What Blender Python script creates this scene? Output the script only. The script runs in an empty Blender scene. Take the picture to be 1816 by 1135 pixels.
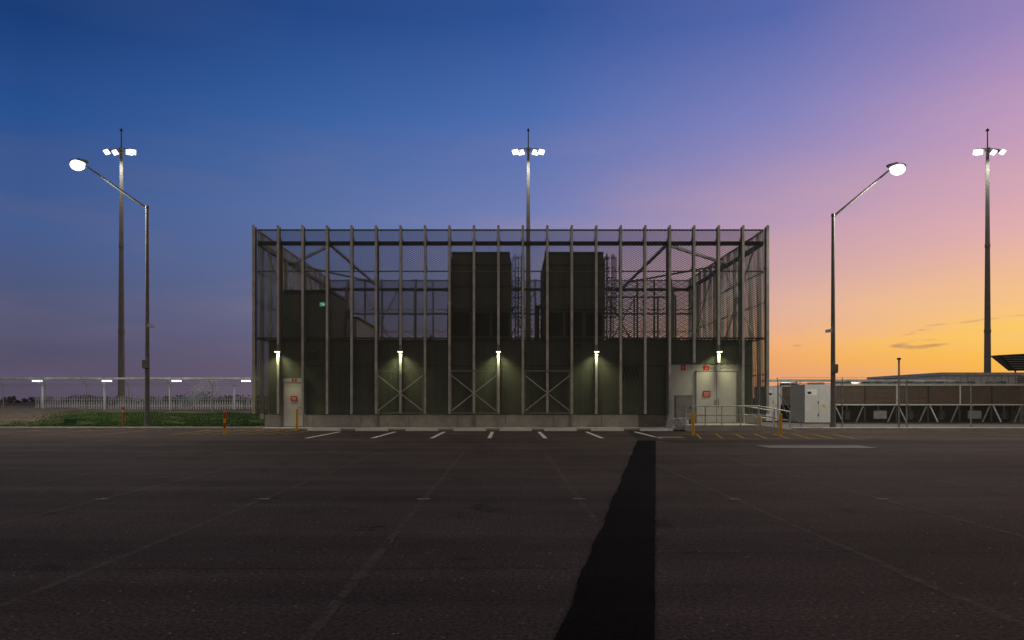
import bpy, math, random
from mathutils import Vector, Matrix
random.seed(7)
scene = bpy.context.scene

def s2l(c):
    out=[]
    for v in c:
        v=v/255.0
        out.append(v/12.92 if v<=0.04045 else ((v+0.055)/1.055)**2.4)
    return (out[0],out[1],out[2],1)

# ---------------------------------------------------------------- materials
def mat(name, col, rough=0.6, metal=0.0, var=0.25, scale=3.0, bump=0.0, detail=6, stretch=(1,1,1)):
    m=bpy.data.materials.new(name); m.use_nodes=True
    nt=m.node_tree; b=nt.nodes['Principled BSDF']
    b.inputs['Roughness'].default_value=rough; b.inputs['Metallic'].default_value=metal
    tc=nt.nodes.new('ShaderNodeTexCoord'); mp=nt.nodes.new('ShaderNodeMapping')
    mp.inputs['Scale'].default_value=stretch
    nt.links.new(tc.outputs['Object'],mp.inputs['Vector'])
    n=nt.nodes.new('ShaderNodeTexNoise'); n.inputs['Scale'].default_value=scale; n.inputs['Detail'].default_value=detail
    n.inputs['Roughness'].default_value=0.65
    nt.links.new(mp.outputs[0],n.inputs['Vector'])
    r=nt.nodes.new('ShaderNodeValToRGB')
    r.color_ramp.elements[0].position=0.3; r.color_ramp.elements[1].position=0.7
    r.color_ramp.elements[0].color=(col[0]*(1-var),col[1]*(1-var),col[2]*(1-var),1)
    r.color_ramp.elements[1].color=(min(1,col[0]*(1+var)),min(1,col[1]*(1+var)),min(1,col[2]*(1+var)),1)
    nt.links.new(n.outputs['Fac'],r.inputs['Fac']); nt.links.new(r.outputs[0],b.inputs['Base Color'])
    if bump>0:
        bp=nt.nodes.new('ShaderNodeBump'); bp.inputs['Strength'].default_value=bump; bp.inputs['Distance'].default_value=0.02
        nt.links.new(n.outputs['Fac'],bp.inputs['Height']); nt.links.new(bp.outputs[0],b.inputs['Normal'])
    return m

def emat(name,col,strength):
    m=bpy.data.materials.new(name); m.use_nodes=True
    nt=m.node_tree; nt.nodes.clear()
    o=nt.nodes.new('ShaderNodeOutputMaterial'); e=nt.nodes.new('ShaderNodeEmission')
    e.inputs[0].default_value=(*col,1); e.inputs[1].default_value=strength
    nt.links.new(e.outputs[0],o.inputs[0]); return m

def meshmat(name,w,h,t,col,rough=0.5,metal=0.6):
    """expanded metal / chain link: diamond strands, open between"""
    m=bpy.data.materials.new(name); m.use_nodes=True
    nt=m.node_tree; b=nt.nodes['Principled BSDF']; out=nt.nodes['Material Output']
    b.inputs['Base Color'].default_value=(*col,1); b.inputs['Roughness'].default_value=rough; b.inputs['Metallic'].default_value=metal
    tc=nt.nodes.new('ShaderNodeTexCoord'); sp=nt.nodes.new('ShaderNodeSeparateXYZ')
    nt.links.new(tc.outputs['Object'],sp.inputs[0])
    def M(op,a,bb=None):
        n=nt.nodes.new('ShaderNodeMath'); n.operation=op
        for i,v in enumerate((a,bb)):
            if v is None: continue
            if isinstance(v,(int,float)): n.inputs[i].default_value=v
            else: nt.links.new(v,n.inputs[i])
        return n.outputs[0]
    u=M('DIVIDE',M('ADD',sp.outputs[0],sp.outputs[1]),w); v=M('DIVIDE',sp.outputs[2],h)
    a=M('ABSOLUTE',M('SUBTRACT',M('FRACT',M('ADD',M('ADD',u,v),500)),0.5))
    c=M('ABSOLUTE',M('SUBTRACT',M('FRACT',M('ADD',M('SUBTRACT',u,v),500)),0.5))
    k=M('LESS_THAN',M('MINIMUM',a,c),t)
    tr=nt.nodes.new('ShaderNodeBsdfTransparent'); mx=nt.nodes.new('ShaderNodeMixShader')
    nt.links.new(k,mx.inputs[0]); nt.links.new(tr.outputs[0],mx.inputs[1]); nt.links.new(b.outputs[0],mx.inputs[2])
    nt.links.new(mx.outputs[0],out.inputs[0]); return m

# asphalt
def asphalt(name, col, dark=False):
    m=bpy.data.materials.new(name); m.use_nodes=True
    nt=m.node_tree; b=nt.nodes['Principled BSDF']; L=nt.links.new
    tc=nt.nodes.new('ShaderNodeTexCoord')
    def noise(scale,detail=4,st=(1,1,1)):
        mp=nt.nodes.new('ShaderNodeMapping'); mp.inputs['Scale'].default_value=st; L(tc.outputs['Object'],mp.inputs[0])
        n=nt.nodes.new('ShaderNodeTexNoise'); n.inputs['Scale'].default_value=scale; n.inputs['Detail'].default_value=detail
        n.inputs['Roughness'].default_value=0.7
        L(mp.outputs[0],n.inputs['Vector']); return n.outputs['Fac']
    def ramp(f,p0,p1,c0,c1):
        r=nt.nodes.new('ShaderNodeValToRGB'); r.color_ramp.elements[0].position=p0; r.color_ramp.elements[1].position=p1
        r.color_ramp.elements[0].color=(c0,c0,c0,1); r.color_ramp.elements[1].color=(c1,c1,c1,1); L(f,r.inputs[0]); return r.outputs[0]
    def mul(a,bb):
        n=nt.nodes.new('ShaderNodeMix'); n.data_type='RGBA'; n.blend_type='MULTIPLY'; n.inputs[0].default_value=1
        if isinstance(a,tuple): n.inputs[6].default_value=a
        else: L(a,n.inputs[6])
        L(bb,n.inputs[7]); return n.outputs[2]
    big=ramp(noise(0.22,5),0.35,0.68,0.68,1.30)
    streak=ramp(noise(0.5,6,(0.12,1.6,1)),0.38,0.64,0.72,1.25)
    fine=ramp(noise(30,4),0.36,0.64,0.35,1.8)
    stain=ramp(noise(0.9,3),0.30,0.38,0.5,1.0)
    c=mul(mul(mul(mul((*col,1),big),streak),fine),stain)
    vo=nt.nodes.new('ShaderNodeTexVoronoi'); vo.inputs['Scale'].default_value=11; L(tc.outputs['Object'],vo.inputs['Vector'])
    chips=ramp(vo.outputs['Distance'],0.08,0.13,1,0)
    sp=ramp(noise(2.3,2),0.45,0.6,0.1,0.95) if not dark else ramp(noise(2.3,2),0.5,0.62,0,.05)
    ch=mul(chips,sp)
    mx=nt.nodes.new('ShaderNodeMix'); mx.data_type='RGBA'; L(ch,mx.inputs[0]); L(c,mx.inputs[6]); mx.inputs[7].default_value=(0.42,0.37,0.32,1)
    L(mx.outputs[2],b.inputs['Base Color'])
    b.inputs['Roughness'].default_value=0.92
    b.inputs['Specular IOR Level'].default_value=0.18 if not dark else 0.05
    bp=nt.nodes.new('ShaderNodeBump'); bp.inputs['Strength'].default_value=0.6; bp.inputs['Distance'].default_value=0.012
    L(noise(60,3),bp.inputs['Height']); L(bp.outputs[0],b.inputs['Normal'])
    return m

# worn paint: patchy transparency over asphalt
def worn(name,col,amount,sc=14,soft=.35):
    m=mat(name,col,0.85,0,0.2,6)
    nt=m.node_tree; b=nt.nodes['Principled BSDF']
    tc=nt.nodes.new('ShaderNodeTexCoord'); n=nt.nodes.new('ShaderNodeTexNoise'); n.inputs['Scale'].default_value=sc; n.inputs['Detail'].default_value=8
    n.inputs['Roughness'].default_value=0.75
    nt.links.new(tc.outputs['Object'],n.inputs['Vector'])
    r=nt.nodes.new('ShaderNodeValToRGB'); r.color_ramp.elements[0].position=0.38; r.color_ramp.elements[1].position=0.62
    lo=max(0,amount-soft); hi=min(1,amount+0.3)
    r.color_ramp.elements[0].color=(lo,lo,lo,1); r.color_ramp.elements[1].color=(hi,hi,hi,1)
    nt.links.new(n.outputs[0],r.inputs[0]); nt.links.new(r.outputs[0],b.inputs['Alpha'])
    return m

ASPH=asphalt('asphalt',(0.072,0.054,0.044))
ASPHD=asphalt('asphalt_patch',(0.0055,0.0052,0.0052),True)
ASPHR=asphalt('asphalt_road',(0.036,0.030,0.028))
WPAINT=worn('white_line_paint',(0.82,0.82,0.79),1.0)
OLDP=worn('faded_paint',(0.22,0.185,0.15),0.06,5,.06)
OLDM=worn('faded_paint_mark',(0.42,0.38,0.32),0.5,20)
YPAINT=worn('yellow_line_paint',(0.58,0.34,0.03),0.55)
CONC=mat('concrete',(0.46,0.45,0.43),0.85,0,0.2,2.5,0.2)
CONCD=mat('concrete_stained',(0.20,0.19,0.175),0.85,0,0.3,2,0.2)
CRACK=mat('bitumen_crack_seal',(0.016,0.014,0.013),0.9)
DIRT=mat('dirt',(0.13,0.10,0.07),0.95,0,0.35,1.2,0.5)
GRASSG=mat('grass_ground',(0.045,0.065,0.016),0.95,0,0.5,0.9,0.5)
GRASSB=mat('grass_blade',(0.05,0.115,0.018),0.8,0,0.5,1.5)
FARG=mat('far_ground',(0.05,0.045,0.04),0.95,0,0.3,0.05)
GALV=mat('galvanised_steel',(0.52,0.54,0.50),0.5,0.3,0.3,2.2)
GALVD=mat('galvanised_steel_dull',(0.24,0.26,0.24),0.55,0.2,0.25,4)
DARKST=mat('dark_steel',(0.045,0.052,0.047),0.55,0.3,0.3,3)
WALLM=mat('painted_panel_wall',(0.185,0.215,0.18),0.75,0,0.22,1.1,stretch=(1,1,0.5))
WALLJ=mat('panel_joint',(0.05,0.058,0.05),0.8)
INWALL=mat('plant_room_cladding',(0.10,0.12,0.10),0.75,0,0.15,2)
LGREY=mat('light_grey_cladding',(0.58,0.60,0.60),0.55,0,0.08,1.5)
DOORM=mat('door_paint',(0.66,0.68,0.68),0.45,0,0.06,1.5)
FRAME=mat('door_frame',(0.34,0.36,0.36),0.5,0,0.1)
TOWER=mat('tower_panel',(0.088,0.098,0.086),0.7,0.0,0.35,1.3,stretch=(1,1,.4))
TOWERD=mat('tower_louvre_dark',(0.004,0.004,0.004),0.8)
BLACK=mat('black_rubber',(0.015,0.015,0.015),0.7)
POLE=mat('pole_steel',(0.19,0.19,0.18),0.6,0.2,0.2,3)
WHITE=mat('white_paint',(0.76,0.78,0.80),0.5,0,0.08)
OFFW=mat('weathered_white_paint',(0.50,0.52,0.54),0.6,0,0.15)
YEL=mat('yellow_paint',(0.78,0.42,0.02),0.5,0,0.12,6)
RED=mat('red_paint',(0.62,0.025,0.015),0.5,0,0.1)
ORA=mat('orange_plastic',(0.68,0.11,0.03),0.5,0,0.1)
STAIN=mat('stainless_cabinet',(0.36,0.40,0.38),0.35,0.5,0.15,4)
TARP=mat('grey_tarp',(0.40,0.42,0.44),0.6,0,0.25,5)
COIL=mat('coil_louvre',(0.135,0.098,0.075),0.7,0.1,0.2,3)
PIPE=mat('dark_pipe',(0.09,0.068,0.055),0.5,0.2,0.3,3)
EXPM=meshmat('expanded_metal',0.19,0.105,0.15,(0.10,0.115,0.095),.6,.1)
CHAIN=meshmat('chain_link',0.13,0.13,0.045,(0.18,0.18,0.17),.6,.3)
E_STREET=emat('lamp_lens',(1.0,1.0,0.86),2.6)
E_FLOOD=emat('flood_lens',(1.0,1.0,0.88),2.4)
E_TUBE=emat('tube_light',(0.84,0.94,1.0),2.2)
E_WALL=emat('wall_lamp_lens',(1.0,0.98,0.62),3.0)
E_EXIT=emat('exit_green',(0.05,0.40,0.24),.5)
E_EXITW=emat('exit_white',(0.7,1,0.85),.9)

# ---------------------------------------------------------------- mesh builder
class MB:
    def __init__(s): s.v=[];s.f=[];s.m=[];s.mats=[];s.sm=[]
    def mi(s,m):
        if m not in s.mats: s.mats.append(m)
        return s.mats.index(m)
    def add(s,vs,fs,m,smooth=False):
        o=len(s.v); s.v+= [tuple(v) for v in vs]; k=s.mi(m)
        for f in fs: s.f.append(tuple(i+o for i in f)); s.m.append(k); s.sm.append(smooth)
    def box(s,x0,x1,y0,y1,z0,z1,m):
        s.add([(x0,y0,z0),(x1,y0,z0),(x1,y1,z0),(x0,y1,z0),(x0,y0,z1),(x1,y0,z1),(x1,y1,z1),(x0,y1,z1)],
              [(3,2,1,0),(4,5,6,7),(0,1,5,4),(1,2,6,5),(2,3,7,6),(3,0,4,7)],m)
    def quad(s,a,b,c,d,m): s.add([a,b,c,d],[(0,1,2,3)],m)
    def beam(s,p,q,w,d,m):
        p=Vector(p);q=Vector(q);t=(q-p).normalized()
        up=Vector((0,0,1)) if abs(t.z)<0.95 else Vector((0,1,0))
        a=t.cross(up).normalized()*w/2; b=t.cross(a).normalized()*d/2
        vs=[p+a+b,p-a+b,p-a-b,p+a-b,q+a+b,q-a+b,q-a-b,q+a-b]
        s.add(vs,[(0,1,2,3),(7,6,5,4),(0,4,5,1),(1,5,6,2),(2,6,7,3),(3,7,4,0)],m)
    def cyl(s,p,q,r0,r1,m,n=12):
        p=Vector(p);q=Vector(q);t=(q-p).normalized()
        up=Vector((0,0,1)) if abs(t.z)<0.95 else Vector((0,1,0))
        a=t.cross(up).normalized(); b=t.cross(a).normalized(); vs=[]
        for c,r in ((p,r0),(q,r1)):
            for i in range(n):
                an=2*math.pi*i/n; vs.append(c+(a*math.cos(an)+b*math.sin(an))*r)
        s.add(vs,[(i,(i+1)%n,n+(i+1)%n,n+i) for i in range(n)],m,True)
        s.add(vs[:n],[tuple(range(n-1,-1,-1))],m); s.add(vs[n:],[tuple(range(n))],m)
    def path(s,pts,r,m,n=8):
        for a,b in zip(pts,pts[1:]): s.cyl(a,b,r,r,m,n)
    def ell(s,c,rx,ry,rz,m,n=14,k=8):
        vs=[];fs=[]
        for j in range(k+1):
            th=math.pi*j/k
            for i in range(n):
                ph=2*math.pi*i/n
                vs.append((c[0]+rx*math.sin(th)*math.cos(ph),c[1]+ry*math.sin(th)*math.sin(ph),c[2]+rz*math.cos(th)))
        for j in range(k):
            for i in range(n): fs.append((j*n+i,(j+1)*n+i,(j+1)*n+(i+1)%n,j*n+(i+1)%n))
        s.add(vs,fs,m,True)
    def build(s,name,loc=(0,0,0),parent=None,bevel=0):
        me=bpy.data.meshes.new(name); me.from_pydata(s.v,[],s.f)
        for m in s.mats: me.materials.append(m)
        me.polygons.foreach_set('material_index',s.m); me.polygons.foreach_set('use_smooth',s.sm); me.update()
        ob=bpy.data.objects.new(name,me); ob.location=loc; scene.collection.objects.link(ob)
        if parent: ob.parent=parent
        if bevel:
            bv=ob.modifiers.new('bevel','BEVEL'); bv.width=bevel; bv.segments=2; bv.limit_method='ANGLE'
        return ob
def empty(name,loc=(0,0,0)):
    e=bpy.data.objects.new(name,None); e.location=loc; e.empty_display_size=0.5; scene.collection.objects.link(e); return e
def light(kind,name,loc,energy,col,parent=None,size=0.2,rot=None,spot=None,blend=0.5):
    l=bpy.data.lights.new(name,kind); l.energy=energy; l.color=col
    if kind in('POINT','SPOT'): l.shadow_soft_size=size
    if kind=='SPOT': l.spot_size=spot; l.spot_blend=blend
    o=bpy.data.objects.new(name,l); o.location=loc
    if rot: o.rotation_euler=rot
    scene.collection.objects.link(o)
    if parent: o.parent=parent
    return o

# ---------------------------------------------------------------- ground
g=MB(); g.quad((-1500,-60,-0.012),(1500,-60,-0.012),(1500,2500,-0.012),(-1500,2500,-0.012),FARG); g.build('ground')
g=MB(); g.quad((-70,-40,0),(70,-40,0),(70,35.2,0),(-70,35.2,0),ASPH); g.build('car_park_asphalt')
# trench patch (slightly ragged edges)
g=MB(); N=200; vs=[];fs=[]
for i in range(N+1):
    t=i/N; y=-1+t*26.3
    c=0.30+(y-4.27)*4.49/20.93; d=0.92+(y-4.27)*4.55/20.93
    vs+= [(c+random.uniform(-.010,.010)+0.012*math.sin(y*1.7)+.008*math.sin(y*4.1),y,0.0125),(d+random.uniform(-.005,.005),y,0.0125)]
for i in range(N): fs.append((2*i,2*i+1,2*i+3,2*i+2))
g.add(vs,fs,ASPHD); g.build('asphalt_trench_patch')
g=MB(); g.quad((4.9,25.3,0.004),(5.75,25.3,0.004),(6.9,33.9,0.004),(5.9,33.9,0.004),ASPHR)
g.quad((5.75,24.2,0.003),(70,21.6,0.003),(70,23.6,0.003),(5.75,25.9,0.003),ASPHR)
g.build('asphalt_road_patch')
# transverse paving joints
g=MB()
def joint(x0,x1,y,w):
    x=x0; yy=y
    while x<x1:
        ny=y+random.uniform(-.03,.03)*1.0
        g.quad((x,yy-w,0.0045),(x+.4,ny-w,0.0045),(x+.4,ny+w,0.0045),(x,yy+w,0.0045),CRACK); x+=.4; yy=ny
joint(1.55,9,6.75,.006); joint(4.3,30,9.9,.010); joint(-9,.3,6.1,.005); joint(-20,-2,12.6,.012); joint(-18,3,19.6,.014); joint(5,26,16.4,.013)
g.build('paving_joints')
# faded lines
g=MB()
for x,ys in ((-8.5,5),(-6.12,5),(-3.68,1),(-1.26,1),(1.08,8.4),(3.42,1),(5.65,5),(8.0,8),(10.4,9)):
    y=ys
    while y<19.5:
        j=lambda:random.uniform(-.01,.01)
        g.quad((x-.045+j(),y,0.0085),(x+.045+j(),y,0.0085),(x+.045+j(),y+.7,0.0085),(x-.045+j(),y+.7,0.0085),OLDP); y+=.7
    if ys<9: g.quad((x-.11,10.22,0.0165),(x+.10,10.24,0.0165),(x+.08,10.36,0.0165),(x-.09,10.33,0.0165),OLDM)
g.build('faded_parking_lines')
g=MB()
bays=[-7.96,-5.35,-3.0,-0.72,1.5,3.75,6.05]
for x in bays: g.box(x-.075,x+.075,27,32.4,0.0005,0.009,WPAINT)
g.build('parking_bay_lines')
g=MB()
def yl(x0,y0,x1,y1,w=.12): 
    a=Vector((x1-x0,y1-y0,0)).normalized(); n=Vector((-a.y,a.x,0))*w/2; z=0.0165+0.0012*random.random()
    g.quad((x0-n.x,y0-n.y,z),(x0+n.x,y0+n.y,z),(x1+n.x,y1+n.y,z),(x1-n.x,y1-n.y,z),YPAINT)
yl(-14.8,29.6,-9.9,29.6,.16);yl(-15.4,33.9,-10.4,33.9,.16)
for i in range(7): yl(-14.6+i*.8,29.75,-15.3+i*.85+.6,33.8,.16)
for x in (-17.6,-20.2,-22.8,-25.4,-28): yl(x,29,x-.3,33.8,.1)
yl(7.4,26.3,14.0,26.3);yl(7.4,30.1,14.6,30.1)
for i in range(8): yl(7.5+i*.85,26.45,8.3+i*.85,29.95,.10)
g.build('yellow_hatch_markings')
g=MB(); g.box(8.2,11.6,21.3,22.6,-0.05,0.014,CONCD); g.box(5.9,7.1,27.2,28.0,-0.05,.015,CONCD); g.build('concrete_slab')
# footpath + kerbs
g=MB(); g.box(-12.4,8.55,34.55,36.0,-.1,.10,CONC); g.build('footpath',bevel=.02)
g=MB(); g.box(-70,-12.42,35.2,35.4,-.1,.13,CONC); g.build('kerb',bevel=.03)
g=MB(); g.box(14.3,70,34.2,34.42,-.1,.14,CONC); g.build('kerb',bevel=.03)
g=MB(); g.box(14.3,70,34.42,75,-.1,.05,CONCD); g.build('concrete_yard')
for x in (-9.0,-6.65,-4.2,-1.85,0.4,2.6,4.9,7.3):
    w=MB(); w.add([(-.8,-.09,0),(.8,-.09,0),(.8,.09,0),(-.8,.09,0),(-.78,-.06,.11),(.78,-.06,.11),(.78,.06,.11),(-.78,.06,.11)],
      [(3,2,1,0),(4,5,6,7),(0,1,5,4),(1,2,6,5),(2,3,7,6),(3,0,4,7)],WHITE); w.build('wheel_stop',(x,33.5,0),bevel=.01)

# grass bank
def bank(x,y):
    t=max(0,min(1,(y-35.4)/9.0)); t=t*t*(3-2*t)
    h=0.95*t
    h*=0.8+0.2*math.sin(x*.13+1)
    k=max(0,min(1,(-13.2-x)/2.5))
    return 0.06+h*(0.55+.45*k)+0.04*math.sin(x*1.3)*math.sin(y*.9)*t
g=MB(); nx,ny=110,40; vs=[];fs=[]
for j in range(ny+1):
    for i in range(nx+1):
        x=-68+i*(68-13.4)/nx; y=35.4+j*(60-35.4)/ny; vs.append((x,y,bank(x,y)))
for j in range(ny):
    for i in range(nx): a=j*(nx+1)+i; fs.append((a,a+1,a+nx+2,a+nx+1))
dm=[f for f in fs if vs[f[0]][0]<-26.5-1.2*math.sin(vs[f[0]][1]*1.1) or vs[f[0]][1]>45]; sdm=set(dm); gm=[f for f in fs if f not in sdm]
g.add(vs,gm,GRASSG,True); g.add(vs,dm,DIRT,True); g.build('grass_bank')
g=MB(); vs=[];fs=[]
for i in range(42000):
    x=random.uniform(-29,-13.5); y=35.45+random.random()**1.2*9.6
    if x<-25.5 and random.random()<(-25.5-x)/3.5: continue
    if math.sin(x*1.9+math.sin(y*2.1))*math.sin(y*1.5+x*.5)<-.6 and random.random()<.8: continue
    z=bank(x,y)-.01; h=random.uniform(.04,.14); a=random.uniform(0,6.28); w=.016
    dx,dy=math.cos(a)*w,math.sin(a)*w; o=len(vs)
    vs+=[(x-dx,y-dy,z),(x+dx,y+dy,z),(x+random.uniform(-.04,.04),y+random.uniform(-.04,.04),z+h)]; fs.append((o,o+1,o+2))
g.add(vs,fs,GRASSB); g.build('grass')

# ---------------------------------------------------------------- building
B=empty('mesh_screened_plant_building')
X0=-13.15; S=1.268; YF=35.6; YB=YF+12*S
fx=[X0+i*S for i in range(22)]
XR=fx[21]; ZT=10.45
fins=MB()
for i,x in enumerate(fx):
    z0=0.80
    if i in (18,19): z0=3.45
    w=.060 if i not in(0,21) else .07
    fins.box(x-w,x+w,YF-.27,YF-.25,z0,ZT+.12,GALV)
    fins.box(x-.012,x+.012,YF-.25,YF+.0,z0,ZT+.10,GALVD)
    fins.box(x-w,x+w,YF+.0,YF+.02,z0,ZT+.08,GALVD)
    for z in (1.4,4.75,6.6,8.4,9.85):
        if z>z0: fins.box(x-.10,x+.10,YF+.02,YF+.04,z-.08,z+.08,GALVD)
for j in range(1,13):
    for xs,sg in((X0,-1),(XR,1)):
        y=YF+j*S
        a,b=sorted((xs+sg*.01,xs+sg*.20))
        fins.box(a,b,y-.05,y+.05,0.5,ZT+.1,GALV)
for i,x in enumerate(fx[1:-1]):
    fins.box(x-.05,x+.05,YB,YB+.2,0.5,ZT+.1,GALVD)
fins.build('vertical_fins',parent=B)
scr=MB()
for i in range(21):
    a,b=fx[i]+.02,fx[i+1]-.02; z0=.80
    if i==1: z0=2.72
    if i in(17,18,19): z0=3.42
    scr.quad((a,YF+.06,z0),(b,YF+.06,z0),(b,YF+.06,ZT),(a,YF+.06,ZT),EXPM)
scr.quad((X0,YF+.08,.8),(X0,YB,.8),(X0,YB,ZT),(X0,YF+.08,ZT),EXPM)
scr.quad((XR,YF+.08,.8),(XR,YB,.8),(XR,YB,ZT),(XR,YF+.08,ZT),EXPM)
scr.quad((X0,YB-.02,4.0),(XR,YB-.02,4.0),(XR,YB-.02,ZT),(X0,YB-.02,ZT),EXPM)
scr.build('expanded_metal_screen',parent=B)
fr=MB()
def ring(z,h,d,m,front=True):
    if front: fr.box(X0+.1,XR-.1,YF+.09,YF+.09+d,z-h/2,z+h/2,m)
    fr.box(X0+.03,XR-.03,YB-.06-d,YB-.06,z-h/2,z+h/2,m)
    fr.box(X0+.03,X0+.03+d,YF+.12+d,YB-.08-d,z-h/2,z+h/2,m)
    fr.box(XR-.03-d,XR-.03,YF+.12+d,YB-.08-d,z-h/2,z+h/2,m)
ring(ZT-.04,.07,.07,GALVD)
ring(9.72,.20,.16,DARKST)
ring(8.25,.06,.06,GALVD); ring(6.6,.06,.06,GALVD,False); ring(4.75,.08,.06,DARKST)
ring(2.85,.05,.05,GALVD,False)
for k in (1,5,9,13,17,20):
    x=fx[k]
    fr.box(x-.05,x+.05,YF+.3,YF+.42,0,9.62,GALVD)
    fr.box(x-.09,x+.09,YB-.5,YB-.32,0,9.9,GALVD)
for j in (3,6,9):
    for x in (X0+.3,XR-.45): fr.box(x,x+.14,YF+j*S-.07,YF+j*S+.07,0,9.62,GALVD)
zb=9.72
for sgn,xa,xs in((1,X0+3*S,X0+.25),(-1,XR-4*S,XR-.25)):
    fr.beam((xa,YF+.3,zb),(xa,YB-.3,zb),.13,.13,GALVD)
    fr.beam((xa,YF+.35,zb-.02),(xs,YF+5.5,zb-.02),.14,.14,GALV)
    fr.beam((xs,YF+5.5,zb-.02),(xa,YB-3.5,zb-.02),.10,.10,GALVD)
fr.box(X0+.3,XR-.3,YB-2.4,YB-2.2,7.6,7.72,GALVD)
for k in (2,10,16):
    x=X0+k*S; fr.beam((x,YB-.4,4.9),(x+2*S,YB-.4,9.6),.08,.08,GALVD); fr.beam((x+2*S,YB-.38,4.9),(x,YB-.38,9.6),.08,.08,GALVD)
for x in (X0+.2,XR-.2):
    for a in(1,7):
        fr.beam((x,YF+a*S,5),(x,YF+(a+4)*S,9.6),.06,.06,GALV); fr.beam((x,YF+a*S,9.6),(x,YF+(a+4)*S,5),.06,.06,GALV)
fr.build('steel_frame',parent=B)
# solid lower walls
w=MB(); ZW=4.66
w.box(X0+.5,XR-.5,36.2,36.5,.76,ZW,WALLM)
w.box(X0+.5,X0+.8,36.5,YB-1.0,0,ZW,WALLM); w.box(XR-.8,XR-.5,36.5,YB-1.0,0,ZW,WALLM)
w.box(X0+.5,XR-.5,YB-1.0,YB-.7,0,ZW,WALLM)
w.box(X0+.8,XR-.8,36.5,YB-1.0,ZW-.55,ZW-.35,CONCD)
w.box(X0+.45,XR-.45,36.14,36.55,ZW,ZW+.06,DARKST)
x=X0+.5+S
while x<XR-.6:
    w.box(x-.012,x+.012,36.192,36.199,.78,ZW-.02,WALLJ); x+=S*2
w.box(X0+.52,XR-.52,36.190,36.197,3.3,3.34,WALLJ)
w.build('solid_wall',parent=B)
p=MB(); p.box(X0+.35,8.38,36.0,36.3,0,.74,CONC); p.box(12.25,XR-.1,36.0,36.3,0,.74,CONC)
x=X0+2.9
while x<8: p.box(x-.012,x+.012,35.992,35.999,.1,.74,CONCD); x+=S*2
p.box(6.9,8.36,35.985,35.998,.1,.735,CONCD)
p.build('concrete_plinth',parent=B)
v=MB()
def louvre(x0,x1,z0,z1):
    v.box(x0,x1,36.12,36.18,z0,z1,TOWERD)
    n=int((z1-z0)/.09)
    for k in range(n): z=z0+.02+k*(z1-z0)/n; v.quad((x0+.02,36.06,z),(x1-.02,36.06,z),(x1-.02,36.12,z+.05),(x0+.02,36.12,z+.05),GALVD)
louvre(-10.5,-10.1,3.75,4.15); louvre(5.95,6.9,2.7,3.35)
v.box(-9.7,-9.4,36.05,36.18,4.35,4.45,BLACK); v.box(3.6,3.9,36.05,36.18,4.35,4.45,BLACK)
v.build('wall_louvres',parent=B)
# left door
d=MB()
d.box(-11.86,-10.64,35.93,36.19,.10,2.66,LGREY)
d.box(-11.76,-10.76,35.88,35.925,.14,2.42,DOORM)
d.box(-11.80,-11.765,35.86,35.927,.12,2.46,FRAME);d.box(-10.755,-10.72,35.86,35.927,.12,2.46,FRAME);d.box(-11.80,-10.72,35.86,35.927,2.425,2.47,FRAME)
d.cyl((-10.9,35.80,1.15),(-10.9,35.88,1.15),.03,.03,STAIN); d.box(-11.05,-10.88,35.79,35.81,1.13,1.17,STAIN)
for z in (.4,1.3,2.2): d.box(-11.77,-11.74,35.86,35.88,z,z+.12,STAIN)
d.build('door',parent=B)
# right service doors
d=MB()
d.box(8.42,12.24,35.95,36.19,.05,3.38,LGREY)
for x in (9.68,): d.box(x-.01,x+.01,35.944,35.949,.3,3.36,FRAME)
d.box(9.95,10.98,35.87,35.94,.33,3.0,DOORM); d.box(11.0,12.0,35.87,35.94,.33,3.0,DOORM)
for a,b in((9.9,9.945),(12.005,12.05)): d.box(a,b,35.85,35.945,.31,3.06,FRAME)
d.box(9.9,12.05,35.85,35.945,3.01,3.07,FRAME)
d.box(10.985,10.997,35.86,35.90,.33,3.0,BLACK)
d.box(10.86,10.95,35.83,35.86,1.25,1.5,STAIN); d.box(11.05,11.1,35.83,35.86,1.2,1.6,STAIN)
d.build('service_doors',parent=B)
# braced gates
ga=MB()
for i in (5,8,11):
    a,b=fx[i]+.1,fx[i+2]-.1; y=YF-.32
    for (p,q) in (((a,y,.85),(a,y,3.02)),((b,y,.85),(b,y,3.02)),((a,y,3.02),(b,y,3.02)),((a,y,.85),(b,y,.85))): ga.beam(p,q,.05,.05,GALVD)
    ga.beam((a,y+.004,2.8),(b,y+.004,.95),.04,.045,GALV); ga.beam((a,y-.004,.95),(b,y-.004,2.8),.04,.045,GALV)
ga.build('braced_gates',parent=B)
# plant room inside left
r=MB()
r.box(X0+.4,-9.9,38.2,42.0,ZW-.4,7.55,INWALL); r.box(X0+.35,-9.85,38.15,42.05,7.55,7.68,DARKST)
r.box(X0+.4,-9.3,42.05,48.8,ZW-.4,6.55,LGREY); r.box(X0+.35,-9.2,42.06,48.9,6.55,6.66,DARKST)
r.box(-10.1,-9.62,42.0,42.02,6.68,7.0,GALVD)
r.build('plant_room',parent=B)
e=MB(); ex=-10.32; ez=6.85
e.box(ex-.15,ex+.15,38.0,38.12,ez-.11,ez+.11,E_EXIT)
e.cyl((ex-.04,37.99,ez+.06),(ex-.04,38.0,ez+.06),.02,.02,E_EXITW,8); e.beam((ex-.04,37.99,ez+.04),(ex-.05,37.99,ez-.02),.025,.01,E_EXITW); e.beam((ex-.05,37.99,ez-.02),(ex-.1,37.99,ez-.08),.018,.01,E_EXITW); e.beam((ex-.05,37.99,ez-.02),(ex-.01,37.99,ez-.08),.018,.01,E_EXITW)
e.beam((ex+.08,37.99,ez-.08),(ex+.08,37.99,ez+.08),.07,.01,E_EXITW)
e.build('exit_sign')
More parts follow.
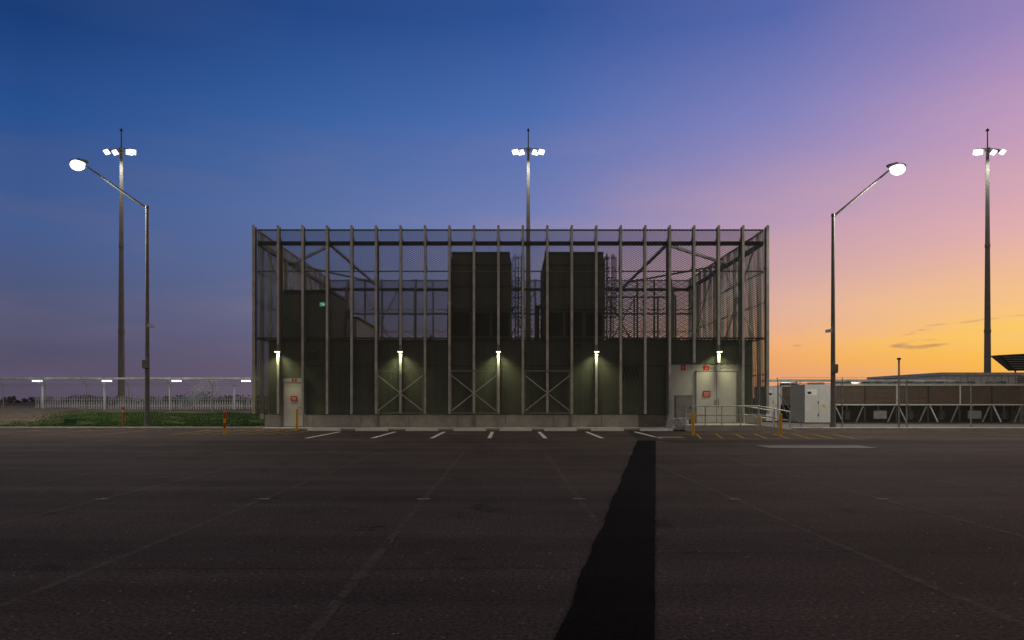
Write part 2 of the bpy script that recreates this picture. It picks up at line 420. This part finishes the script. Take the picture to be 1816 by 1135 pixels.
# fin mounted lamps
for i in (1,6,10,14,19):
    lp=MB(); x=fx[i]
    lp.box(-.05,.05,.02,.1,-.1,.35,GALVD)
    lp.box(-.13,.13,-.20,.06,0,.08,GALVD)
    lp.box(-.11,.11,-.18,.04,-.045,-.002,E_WALL)
    o=lp.build('fin_lamp',(x,YF-.32,4.02),parent=B)
    light('SPOT','fin_lamp_light',(x,YF-.42,3.95),105,(1,.93,.48),B,.08,(math.radians(20),0,0),math.radians(125),.9)

# cooling towers
def cooling_tower(x,y):
    T=MB(); W=1.88; D=1.7
    z0=4.35
    T.box(-W,W,-D,D,z0,z0+.28,DARKST)
    T.box(-W+.1,W-.1,-D+.1,D-.1,z0+.28,5.35,TOWER)
    T.box(-W+.12,W-.12,-D+.14,D-.14,5.35,6.85,TOWERD)
    for k in range(4):
        xx=-W+.08+k*(2*W-.16)/3
        T.box(xx-.08,xx+.08,-D+.02,-D+.13,5.35,6.9,TOWER)
        T.box(xx-.08,xx+.08,D-.13,D-.02,5.35,6.9,TOWER)
    for z in (5.3,6.85): T.box(-W+.02,W-.02,-D+.01,-D+.12,z,z+.12,TOWER)
    for k in range(4): 
        yy=-D+.1+k*(2*D-.2)/3; T.box(W-.11,W-.01,yy-.05,yy+.05,5.3,6.95,TOWER); T.box(-W+.01,-W+.11,yy-.05,yy+.05,5.3,6.95,TOWER)
    T.box(-W,W,-D,D,7.0,9.75,TOWER)
    for k in range(1,3): xx=-W+k*2*W/3; T.box(xx-.02,xx+.02,-D-.03,-D-.002,7.0,9.75,DARKST)
    for z in (7.0,8.4,9.7): T.box(-W-.04,W+.04,-D-.05,-D-.003,z,z+.07,DARKST)
    a,b=W,W-.14; z1,z2=9.78,10.48
    T.add([(-a,-D,z1),(a,-D,z1),(a,D,z1),(-a,D,z1),(-b,-D+.1,z2),(b,-D+.1,z2),(b,D-.1,z2),(-b,D-.1,z2)],[(4,5,6,7),(0,1,5,4),(1,2,6,5),(2,3,7,6),(3,0,4,7)],TOWER)
    T.box(-b-.05,b+.05,-D+.05,-D+.099,10.38,10.54,DARKST)
    T.cyl((0,.3,10.47),(0,.3,10.58),1.3,1.3,TOWER,28)
    lx=W+.42
    for sx in(-.2,.2): T.cyl((lx+sx,-.9,z0),(lx+sx,-.9,10.6),.04,.04,GALVD,6)
    z=z0+.2
    while z<10.5: T.cyl((lx-.2,-.9,z),(lx+.2,-.9,z),.022,.022,GALVD,5); z+=.3
    z=6.6
    while z<10.7:
        pts=[(lx+.36*math.cos(t),-.9-.75*max(0,math.sin(t)),z) for t in [math.pi*k/6 for k in range(7)]]
        T.path(pts,.032,DARKST,5); z+=.6
    for t in (.2,1.0,1.57,2.2,2.9): T.cyl((lx+.36*math.cos(t),-.9-.75*math.sin(t),6.6),(lx+.36*math.cos(t),-.9-.75*math.sin(t),10.35),.026,.026,DARKST,5)
    for z in (5.2,7.2,9.2): T.box(W,lx-.2,-.93,-.87,z,z+.05,GALVD)
    T.box(W,lx+.4,-.6,1.2,z0,z0+.08,DARKST)
    T.cyl((W+.1,-D,10.3),(W+.1,D,10.3),.025,.025,GALVD,6)
    T.cyl((-W-.25,.6,z0),(-W-.25,.6,7.6),.13,.13,PIPE,10); T.cyl((-W-.25,.6,7.5),(-W+.1,.6,7.5),.13,.13,PIPE,10)
    T.build('cooling_tower',(x,y,0))
cooling_tower(-1.62,43.2); cooling_tower(4.05,43.2)
# roof plant clutter behind parapet
c=MB()
for x,h,wd in((-8.3,.9,.5),(-7.2,.7,.9),(-5.2,1.2,.25),(-4.6,.8,.4),(7.9,1.3,.3),(9.0,.8,.8),(10.6,1.0,.4)):
    c.box(x,x+wd,45,45.6,4.1,ZW+h*.6,DARKST); c.cyl((x+wd/2,45.3,ZW),(x+wd/2,45.3,ZW+h),.08,.08,GALVD,8)
c.cyl((-8.6,46,5.3),(-3.6,46,5.3),.12,.12,GALVD,10); c.cyl((6.6,46,5.6),(11.5,46,5.6),.12,.12,GALVD,10)
for x in (7,8.6,10.2,11.4): c.cyl((x,46.3,4.2),(x,46.3,8.6),.06,.06,GALVD,8)
c.cyl((7,46.3,8.5),(11.4,46.3,8.5),.06,.06,GALVD,8)
c.build('rooftop_pipework')

# red signs
def sign(x,y,z,w,h,kind=0):
    s=MB(); s.box(-w/2,w/2,0,.012,-h/2,h/2,RED)
    if kind==0:
        s.box(-w*.4,w*.4,-.004,-.001,h*.12,h*.22,WHITE); s.box(-w*.34,w*.34,-.004,-.001,-h*.08,0,WHITE); s.box(-w*.38,w*.38,-.004,-.001,-h*.3,-h*.22,WHITE)
    else:
        s.ell((0,-.004,h*.05),w*.22,.006,h*.22,WHITE); s.ell((0,-.009,h*.05),w*.14,.006,h*.14,RED)
    s.build('red_safety_sign',(x,y,z))
sign(-11.22,35.83,1.60,.34,.26); sign(-11.22,35.90,2.54,.26,.20,1)
sign(10.46,35.83,1.85,.40,.30); sign(10.46,35.92,3.20,.32,.26,1); sign(9.25,35.92,3.22,.24,.26,1)

# ramp landing and handrail
l=MB(); l.box(8.75,12.25,33.0,35.93,-.05,.30,CONC)
l.add([(12.25,33.0,0),(12.25,35.3,0),(14.2,35.3,0.001),(14.2,33.0,0.001),(12.25,33.0,.30),(12.25,35.3,.30)],[(0,3,4),(1,5,2),(4,3,2,5)],CONC)
l.build('concrete_landing',bevel=.01)
h=MB(); 
def rail(pts):
    h.path(pts,.03,GALV,8)
for y in(33.12,):
    rail([(9.0,y,1.22),(12.2,y,1.22),(13.7,y,.95)]); rail([(9.0,y,.78),(12.2,y,.78),(13.7,y,.52)])
rail([(9.0,33.12,1.22),(9.0,35.7,1.22)]); rail([(9.0,33.12,.78),(9.0,35.7,.78)])
rail([(12.2,35.2,1.22),(13.7,35.2,.95)]); rail([(12.2,35.2,.78),(13.7,35.2,.52)])
for x in (9.0,9.6,10.4,11.3,12.2): h.cyl((x,33.12,.3),(x,33.12,1.22),.03,.03,GALV,8)
for x,z,zt in((12.95,.18,1.08),(13.7,.08,.95)):
    h.cyl((x,33.12,z),(x,33.12,zt),.03,.03,GALV,8); h.cyl((x,35.2,z),(x,35.2,zt),.03,.03,GALV,8)
h.cyl((12.2,35.2,.3),(12.2,35.2,1.22),.03,.03,GALV,8); h.cyl((9,34.5,.3),(9,34.5,1.22),.03,.03,GALV,8)
h.build('handrail')
# electrical cabinet + tarp
c=MB(); c.box(-.42,.42,-.2,.2,.55,1.72,STAIN); c.box(-.45,.45,-.24,.22,1.72,1.76,STAIN); c.box(-.39,.39,-.215,-.203,.6,1.68,STAIN)
c.box(.28,.32,-.235,-.216,1.05,1.2,BLACK)
for x in(-.36,.36): c.box(x-.03,x+.03,-.15,.15,.0,.55,GALVD)
c.build('electrical_cabinet',(8.95,34.75,.0),bevel=.008)
t=MB(); n=18; vs=[];fs=[]
random.seed(3)
for j in range(n+1):
    for i in range(n*2+1):
        u=i/(n*2); vv=j/n; a=u*2*math.pi
        cx=.48*max(-1,min(1,1.4*math.cos(a))); cy=.3*max(-1,min(1,1.4*math.sin(a)))
        k=1+ .12*math.sin(9*a+2*vv)*(1-vv*.6)+random.uniform(-.04,.04); k*= (1.12-.25*vv)
        vs.append((cx*k,cy*k,.62*vv+random.uniform(-.015,.015)+ (0.04 if j==0 else 0)))
for j in range(n):
    for i in range(n*2): a=j*(n*2+1)+i; fs.append((a,a+1,a+n*2+2,a+n*2+1))
fs.append(tuple(n*(2*n+1)+i for i in range(2*n)))
t.add(vs,fs,TARP,True); t.build('tarpaulin_cover',(8.45,34.1,0))

# bollards
def bollard(x,y,z,h,m,bands=None,r=.065):
    b=MB(); b.cyl((0,0,0),(0,0,h),r,r,m,14); b.ell((0,0,h),r,r,r*.6,m); b.cyl((0,0,0),(0,0,.015),r*1.9,r*1.9,GALVD,14)
    if bands:
        for z0,z1 in bands: b.cyl((0,0,z0),(0,0,z1),r+.004,r+.004,WHITE if m is ORA else RED,14)
    b.build('bollard' if m is YEL else 'marker_post',(x,y,z))
bollard(-10.55,34.2,0,1.05,YEL); bollard(8.1,29.8,0,.95,YEL); bollard(11.6,29.0,0,.9,YEL)
bollard(-12.55,30.3,0,1.0,YEL,[(.28,.5),(.7,.98)],.06); bollard(-20.6,36.6,bank(-20.6,36.6),1.05,ORA,[(.8,.9)],.05)
bollard(13.3,35.9,0,.7,YEL)
g=MB(); g.box(-.2,.2,-.2,.2,0,.3,mat('green_plastic',(.03,.12,.06))); g.box(-.22,.22,-.22,.22,.3,.34,DARKST); g.build('service_pit',(-24.0,37.5,bank(-24,37.5)))

# ---------------------------------------------------------------- street lamps
def street_lamp(x,y,z,H,dx,dz,box_z):
    P=MB(); sg=1 if dx>0 else -1
    P.cyl((0,0,0),(0,0,H),.125,.075,POLE,14); P.cyl((0,0,0),(0,0,.05),.25,.25,GALVD,14); P.cyl((0,0,.05),(0,0,.35),.16,.15,POLE,14)
    P.cyl((0,0,H-.02),(0,0,H+.12),.10,.08,POLE,14)
    pts=[(0,0,H-.05),(dx*.93,0,H+dz*.95)]
    P.cyl(pts[0],pts[1],.065,.045,POLE,10)
    P.cyl(pts[1],(dx,0,H+dz),.05,.05,POLE,10)
    hx,hz=dx+sg*.25,H+dz+.03
    P.ell((hx,0,hz+.16),.50,.26,.13,GALVD,24,10)
    P.ell((hx+sg*.03,-.06,hz-.03),.38,.26,.30,E_STREET,28,14)
    P.box(hx-.06,hx+.06,-.06,.06,hz+.27,hz+.32,BLACK)
    for bz,sd in box_z:
        P.box(-.13,.13,-.28,-.10,bz,bz+.42,GALVD); P.box(-.15,.15,-.14,-.08,bz-.03,bz+.03,DARKST); 
        P.beam((0,0,bz+.9+sd),(-sg*.28,-.1,bz+.9+sd),.05,.05,GALVD); P.box(-sg*.28-.07,-sg*.28+.07,-.35,.1,bz+.84+sd,bz+.98+sd,WHITE)
    e=empty('street_lamp',(x,y,z)); P.build('lamp_body',parent=e)
    light('SPOT','lamp_light',(hx,-.06,hz-.40),4600,(1,.92,.76),e,.25,(0,0,0),math.radians(158),.35)
street_lamp(-19.0,36.0,.10,11.55,-3.35,2.25,[(3.1,1.3)])
street_lamp(16.5,34.6,.0,10.85,2.95,2.35,[(2.9,1.2)])

def mast(x,y,wide):
    P=MB(); H=25.0
    P.cyl((0,0,0),(0,0,H),.32,.13,POLE,16); P.cyl((0,0,0),(0,0,.1),.6,.6,GALVD,16)
    for z in (8,16): P.cyl((0,0,z-.15),(0,0,z+.15),.33-.0076*z+.02,.33-.0076*z+.02,POLE,16)
    P.cyl((0,0,H),(0,0,H+2.0),.055,.045,DARKST,8)
    P.box(-.1,.1,-.1,.1,H+1.75,H+1.9,DARKST)
    P.cyl((0,0,H-.1),(0,0,H+.15),.22,.22,GALVD,16)
    for sx in(-1,1): P.beam((0,0,H+.1),(sx*1.1,0,H+.02),.09,.09,GALVD)
    e=empty('floodlight_mast',(x,y,0)); P.build('mast_body',parent=e)
    F=MB()
    for (cx,cy,cz,tx) in ((-1.15,-.2,-.12,-1),(-.62,.25,.0,-1),(.62,.25,.0,1),(1.15,-.2,-.12,1)):
        c=Vector((cx,cy,H+cz-.1)); n=Vector((tx*.35,-.62,-.70)).normalized()
        a=n.cross(Vector((0,0,1))).normalized(); b=n.cross(a).normalized()
        F.ell(tuple(c),.36,.24,.15,GALVD,16,8)
        def slab(c,w,hh,d,m):
            vs=[c+a*sx*w+b*sy*hh+n*sz*d for sz in(-1,1) for sy in(-1,1) for sx in(-1,1)]
            F.add(vs,[(0,1,3,2),(4,6,7,5),(0,4,5,1),(2,3,7,6),(0,2,6,4),(1,5,7,3)],m)
        slab(c+n*.15,.29,.22,.06,E_FLOOD)
    F.build('floodlights',parent=e)
    for sx in(-1,1): light('SPOT','flood_light',(sx*1.3,-.9,H-.5),1100,(1,.96,.82),e,.3,(math.radians(-12),0,0),math.radians(150),.6)
mast(-36.2,64,0); mast(1.95,64,0); mast(45.0,64,1)

# ---------------------------------------------------------------- left: walkway, fences, stair
def walkway(x0,x1,y,zr,lights,posts,zg):
    e=empty('covered_walkway',(0,0,0)); W=MB()
    W.box(x0,x1,y-.9,y+.9,zr,zr+.08,OFFW); W.box(x0,x1,y-.95,y-.9,zr-.02,zr+.12,GALV)
    for x in posts:
        W.box(x-.06,x+.06,y-.06,y+.06,zg,zr,OFFW); W.beam((x-.02,y-.05,zr-.5),(x-.02,y-.85,zr-.03),.05,.05,OFFW)
    W.build('roof_and_posts',parent=e)
    for x in lights:
        T=MB(); T.box(x-.34,x+.34,y-1.12,y-.98,zr-.22,zr-.10,E_TUBE); T.box(x-.37,x+.37,y-1.14,y-.96,zr-.10,zr-.05,OFFW); T.build('tube_light',parent=e)
        light('POINT','tube_lamp',(x,y-1.5,zr-.8),24,(.72,.87,1),e,.2)
walkway(-60,-18.6,52,3.10,[-40.6,-35.1,-29.9,-24.7,-19.5],[-40.3,-35.4,-30.7,-25.7,-20.8],.8)
walkway(19.4,33.5,52,2.95,[20.8,25.8,31.6],[22,27,32],0)
f=MB(); x=-37.0
while x<-18.6:
    z=.80
    f.box(x,x+.075,53.48,53.52,z,1.78,OFFW); f.add([(x,53.48,1.78),(x+.075,53.48,1.78),(x+.075,53.52,1.78),(x,53.52,1.78),(x+.037,53.5,1.86)],[(0,1,4),(1,2,4),(2,3,4),(3,0,4)],OFFW); x+=.19
f.box(-37,-18.6,53.521,53.56,1.05,1.12,OFFW); f.box(-37,-18.6,53.521,53.56,1.55,1.62,OFFW); f.build('white_picket_fence')
def chain(x0,x1,y,zf,H,sp,name='chain_link_fence',lean=-1):
    e=empty(name); c=MB(); x=x0; k=0
    while x<=x1+.01:
        z=zf(x); c.cyl((x,y,z-.2),(x,y,z+H),.035,.035,GALVD,8); c.cyl((x,y,z+H),(x-.15,y+lean*.3,z+H+.32),.02,.02,GALVD,6)
        if k%4==0: c.cyl((x,y,z+H*.8),(x+1.3,y,z+.05),.025,.025,GALVD,6)
        x+=sp;k+=1
    z=zf(x0)
    c.cyl((x0,y,z+H),(x1,y,z+H),.018,.018,GALVD,6)
    for q in (.33,.66,1): c.cyl((x0,y+lean*.3*q,z+H+.32*q),(x1,y+lean*.3*q,z+H+.32*q),.008,.008,GALVD,4)
    c.build('posts_and_wires',parent=e)
    n=MB(); n.quad((x0,y-.03,z),(x1,y-.03,z),(x1,y-.03,z+H),(x0,y-.03,z+H),CHAIN); n.build('chain_link',parent=e)
chain(-60,-14.0,46.5,lambda x:.80,1.75,2.85)
chain(14.5,60,36.6,lambda x:.05,2.35,3.45)
s=MB() # stair
for k in range(7):
    s.box(k*.27,k*.27+.3,-.5,.5,.2*k,.2*k+.05,OFFW)
for y in(-.52,.52):
    s.beam((0,y,0),(2.0,y,1.45),.04,.2,OFFW); s.beam((0,y,.9),(1.95,y,2.35),.045,.045,OFFW); s.beam((0,y,.5),(1.95,y,1.95),.035,.035,OFFW)
    for k in range(0,8,1): s.box(k*.27,k*.27+.035,y-.02,y+.02,.2*k,.2*k+.95,OFFW)
    s.beam((1.95,y,2.35),(2.6,y,2.35),.045,.045,OFFW); s.box(2.56,2.6,y-.02,y+.02,0,2.35,OFFW)
s.box(1.9,2.6,-.5,.5,1.4,1.46,OFFW)
s.build('access_stair',(-26.2,55,.75))
g=MB(); g.box(-70,-13.4,60,75,-.1,.9,DIRT); g.build('raised_yard')
# distant trees
t=MB(); vs=[];fs=[]
random.seed(11)
LEAF=mat('distant_foliage',(0.035,0.042,0.02),0.9,0,0.5,.3)
for k in range(420):
    x=random.uniform(-330,330); y=random.uniform(330,370); hh=random.uniform(1.5,4.2)
    for q in range(26):
        a=random.uniform(0,6.28); rr=random.random()*hh*.7
        px,py,pz=x+math.cos(a)*rr,y+math.sin(a)*rr,random.uniform(.2,1)*hh
        o=len(vs); r=random.uniform(.3,.8)
        vs+=[(px-r,py,pz-r*.6),(px+r,py+.2,pz-r*.4),(px+r*.3,py-.2,pz+r*.8)]; fs.append((o,o+1,o+2))
t.add(vs,fs,LEAF); t.build('distant_trees')

# ---------------------------------------------------------------- right: chillers
def chiller(x,y,L,cabw,cabh):
    e=empty('air_cooled_chiller',(x,y,0)); c=MB()
    c.box(0,cabw,-1.1,1.1,.12,cabh,LGREY); c.box(0,cabw,-1.05,1.05,0,.12,DARKST)
    for k in (1,): c.box(cabw*.5-.01,cabw*.5+.01,-1.106,-1.101,.2,cabh-.1,FRAME)
    c.box(.1,cabw*.42,-1.112,-1.102,cabh-.7,cabh-.3,WHITE); c.box(.15,.4,-1.12,-1.113,cabh-.6,cabh-.45,BLACK)
    c.box(cabw*.62,cabw*.72,-1.12,-1.102,1.1,1.25,YEL)
    for zz in (.5,1.3): c.box(cabw*.46,cabw*.49,-1.13,-1.107,zz,zz+.15,BLACK)
    c.build('control_cabinet',parent=e,bevel=.015)
    d=MB(); n=max(1,round(L/1.85)); w=L/n
    for k in range(n):
        a=cabw+.08+k*w
        d.box(a+.04,a+w-.04,-1.0,1.0,1.28,2.42,COIL)
        for q in range(14):
            z=1.32+q*.078; d.quad((a+.06,-1.05,z),(a+w-.06,-1.05,z),(a+w-.06,-1.005,z+.05),(a+.06,-1.005,z+.05),COIL)
        d.box(a-.03,a+.03,-1.06,1.06,1.2,2.5,LGREY if k%2==0 else DARKST)
        d.cyl((a+w/2,0,2.5),(a+w/2,0,2.72),.6,.55,DARKST,18)
        d.box(a-.04,a+.04,-1.0,-.92,.1,1.2,DARKST)
        if k%3!=1: d.beam((a+.1,-1.0,1.18),(a+w*.3,-1.0,.15),.06,.06,WHITE if k%2 else GALV)
        d.beam((a+w-.1,-1.0,1.18),(a+w*.72,-1.0,.15),.06,.06,GALVD)
        d.cyl((a+w*.2,-.3,.55),(a+w*.8,-.3,.55),.27,.27,BLACK,14)
        d.box(a+w*.42,a+w*.58,-.8,-.6,.3,.9,DARKST)
        d.cyl((a+w*.5,-.7,.9),(a+w*.5,-.7,1.2),.05,.05,GALVD,8)
        if k in(1,4): d.box(a+w*.3,a+w*.7,-.95,-.85,.35,.85,GALVD)
    X=cabw+.08+L
    d.box(X-.03,X+.03,-1.06,1.06,.1,2.5,LGREY)
    d.box(cabw+.05,X,-1.08,1.08,1.19,1.27,LGREY); d.box(cabw+.05,X,-1.08,1.08,2.43,2.5,LGREY)
    d.box(cabw+.05,X,-1.08,1.08,.02,.12,DARKST); d.box(cabw+.1,X,-.05,.0,.1,1.2,BLACK)
    d.build('coil_bank',parent=e)
chiller(17.45,47.2,13,1.0,2.45); chiller(18.6,43.8,11.9,1.75,2.5); chiller(34.5,47.5,14,1.2,2.5)
pp=MB()
for x in (32.4,33.3,34.2):
    pp.cyl((x,43,0.05),(x,43,2.6),.3,.3,PIPE,16); 
    for z in(.5,1.3,2.1): pp.cyl((x,43,z),(x,43,z+.08),.38,.38,PIPE,16)
pp.cyl((32.3,43,2.8),(40,43,2.8),.3,.3,PIPE,16); pp.cyl((32.0,43.0,1.0),(40,43.6,1.0),.2,.2,PIPE,12); pp.box(32,40,43.5,44.5,.05,.3,CONCD)
pp.build('pipework_stack')
b=MB(); b.box(38.2,66,60,72,0,3.7,LGREY); b.box(38.0,66.2,59.8,72.2,3.7,3.95,GALV)
x=38.6
while x<66: b.box(x,x+.04,59.95,59.99,.1,3.68,FRAME); x+=.6
b.build('flat_roofed_building')
# tilted louvred cowl
c=MB()
vs=[(43.3,60.3,5.5),(48,60.3,5.75),(48,61.3,5.75),(43.3,61.3,5.5),(44.9,60.6,4.15),(48,60.6,4.15),(48,61.2,4.15),(44.9,61.2,4.15)]
c.add(vs,[(0,3,2,1),(4,5,6,7),(0,1,5,4),(1,2,6,5),(2,3,7,6),(3,0,4,7)],DARKST)
for k in range(6):
    z=4.3+k*.2; t=(z-4.15)/1.35; c.box(44.95-1.6*t+.15,48,60.6-.3*t-.08,60.6-.3*t-.02,z,z+.07,GALVD)
c.beam((45.3,60.9,3.95),(45.3,60.9,4.2),.1,.1,GALVD); c.beam((47.3,60.9,3.95),(47.3,60.9,4.2),.1,.1,GALVD)
c.build('rooftop_louvred_cowl')
p=MB(); p.cyl((0,0,0),(0,0,3.65),.05,.045,POLE,10); p.box(-.07,.07,-.07,.07,3.6,3.7,DARKST); p.cyl((0,0,0),(0,0,.04),.15,.15,GALVD,12); p.build('slim_pole',(20.7,36.1,.05))

# ---------------------------------------------------------------- sky
W=bpy.data.worlds.new('World'); scene.world=W; W.use_nodes=True
nt=W.node_tree; nt.nodes.clear(); L=nt.links.new
out=nt.nodes.new('ShaderNodeOutputWorld'); bg=nt.nodes.new('ShaderNodeBackground'); L(bg.outputs[0],out.inputs[0])
tc=nt.nodes.new('ShaderNodeTexCoord'); sp=nt.nodes.new('ShaderNodeSeparateXYZ'); L(tc.outputs['Generated'],sp.inputs[0])
def M(op,a,b=None,c=None):
    n=nt.nodes.new('ShaderNodeMath'); n.operation=op
    for i,v in enumerate((a,b,c)):
        if v is None: continue
        if isinstance(v,(int,float)): n.inputs[i].default_value=v
        else: L(v,n.inputs[i])
    return n.outputs[0]
x,y,z=sp.outputs
rad=M('SQRT',M('ADD',M('MULTIPLY',x,x),M('MULTIPLY',y,y)))
el=M('DIVIDE',z,M('MAXIMUM',rad,.0001))
az=M('MULTIPLY',M('ARCTAN2',x,y),180/math.pi)
def ramp(st):
    r=nt.nodes.new('ShaderNodeValToRGB'); e=r.color_ramp.elements
    e[0].position=st[0][0]; e[0].color=s2l(st[0][1]); e[1].position=st[-1][0]; e[1].color=s2l(st[-1][1])
    for p,c in st[1:-1]:
        k=e.new(p); k.color=s2l(c)
    L(el,r.inputs[0]); return r.outputs[0]
ZEN=(92,86,90)
A=ramp([(0,(84,75,95)),(.041,(85,78,101)),(.108,(82,86,117)),(.21,(70,93,143)),(.345,(41,81,144)),(.467,(26,61,120)),(1,ZEN)])
Bc=ramp([(0,(102,88,106)),(.06,(103,94,120)),(.13,(99,105,140)),(.26,(90,112,163)),(.40,(58,97,161)),(.55,(36,72,136)),(1,ZEN)])
C=ramp([(0,(155,122,118)),(.06,(148,128,142)),(.13,(134,133,167)),(.27,(115,127,180)),(.42,(76,108,174)),(.57,(46,82,149)),(1,ZEN)])
D=ramp([(0,(225,145,88)),(.046,(240,168,98)),(.084,(244,180,125)),(.122,(230,180,155)),(.237,(182,152,186)),(.39,(130,130,188)),(.528,(86,104,172)),(1,ZEN)])
E=ramp([(0,(242,155,58)),(.04,(253,186,68)),(.073,(255,203,80)),(.106,(253,200,115)),(.205,(225,174,176)),(.337,(188,152,190)),(.456,(148,131,185)),(1,ZEN)])
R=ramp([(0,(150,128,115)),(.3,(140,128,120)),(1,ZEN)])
def mixc(f,a,b):
    n=nt.nodes.new('ShaderNodeMix'); n.data_type='RGBA'; L(f,n.inputs[0]) if not isinstance(f,(int,float)) else None
    if isinstance(f,(int,float)): n.inputs[0].default_value=f
    for i,v in((6,a),(7,b)):
        if isinstance(v,tuple): n.inputs[i].default_value=v
        else: L(v,n.inputs[i])
    return n.outputs[2]
def seg(a,b):
    n=nt.nodes.new('ShaderNodeMapRange'); n.interpolation_type='LINEAR'; L(az,n.inputs[0]); n.inputs[1].default_value=a; n.inputs[2].default_value=b; return n.outputs[0]
col=mixc(seg(-35,-16),A,Bc); col=mixc(seg(-16,2),col,C); col=mixc(seg(2,22),col,D); col=mixc(seg(22,37),col,E)
# wispy clouds
mp=nt.nodes.new('ShaderNodeMapping'); mp.inputs['Scale'].default_value=(2.2,2.2,11); mp.inputs['Rotation'].default_value=(0.12,.18,0); L(tc.outputs['Generated'],mp.inputs[0])
nz=nt.nodes.new('ShaderNodeTexNoise'); nz.inputs['Scale'].default_value=1.5; nz.inputs['Detail'].default_value=6; nz.inputs['Roughness'].default_value=.5; L(mp.outputs[0],nz.inputs['Vector'])
r=nt.nodes.new('ShaderNodeMapRange'); L(nz.outputs[0],r.inputs[0]); r.inputs[1].default_value=.45; r.inputs[2].default_value=.75; r.inputs[3].default_value=0; r.inputs[4].default_value=.38
lowm=nt.nodes.new('ShaderNodeMapRange'); L(el,lowm.inputs[0]); lowm.inputs[1].default_value=.42; lowm.inputs[2].default_value=.22
cf=M('MULTIPLY',r.outputs[0],lowm.outputs[0])
cloudc=mixc(seg(-30,35),s2l((116,106,130)),s2l((228,178,168)))
col=mixc(cf,col,cloudc)
mp=nt.nodes.new('ShaderNodeMapping'); mp.inputs['Scale'].default_value=(9,9,70); L(tc.outputs['Generated'],mp.inputs[0])
n2=nt.nodes.new('ShaderNodeTexNoise'); n2.inputs['Scale'].default_value=1.6; n2.inputs['Detail'].default_value=5; L(mp.outputs[0],n2.inputs['Vector'])
r2=nt.nodes.new('ShaderNodeMapRange'); L(n2.outputs[0],r2.inputs[0]); r2.inputs[1].default_value=.63; r2.inputs[2].default_value=.72; r2.inputs[4].default_value=.55
b1=nt.nodes.new('ShaderNodeMapRange'); L(el,b1.inputs[0]); b1.inputs[1].default_value=.055; b1.inputs[2].default_value=.07
b2=nt.nodes.new('ShaderNodeMapRange'); L(el,b2.inputs[0]); b2.inputs[1].default_value=.105; b2.inputs[2].default_value=.09
rt=nt.nodes.new('ShaderNodeMapRange'); L(az,rt.inputs[0]); rt.inputs[1].default_value=12; rt.inputs[2].default_value=20
col=mixc(M('MULTIPLY',M('MULTIPLY',M('MULTIPLY',r2.outputs[0],b1.outputs[0]),b2.outputs[0]),rt.outputs[0]),col,s2l((130,95,110)))
# dusk sky opposite the view: dull warm mauve
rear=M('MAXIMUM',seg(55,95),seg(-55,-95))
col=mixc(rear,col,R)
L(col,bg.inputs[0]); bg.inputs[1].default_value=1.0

s=bpy.data.lights.new('afterglow_sun','SUN'); s.energy=.12; s.angle=math.radians(12); s.color=(1,.62,.35)
so=bpy.data.objects.new('afterglow_sun',s); so.rotation_euler=Vector((-math.sin(math.radians(48)),-math.cos(math.radians(48)),-.10)).to_track_quat('-Z','Y').to_euler(); scene.collection.objects.link(so)

# ---------------------------------------------------------------- camera
cd=bpy.data.cameras.new('camera'); cam=bpy.data.objects.new('camera',cd); scene.collection.objects.link(cam)
cam.location=(0,0,1.5); cam.rotation_euler=(math.radians(90),0,0)
cd.lens=24; cd.sensor_width=36; cd.shift_x=.0044; cd.shift_y=.0785; cd.clip_end=5000; cd.clip_start=.1
scene.camera=cam
scene.view_settings.view_transform='Standard'; scene.view_settings.look='None'; scene.view_settings.exposure=0
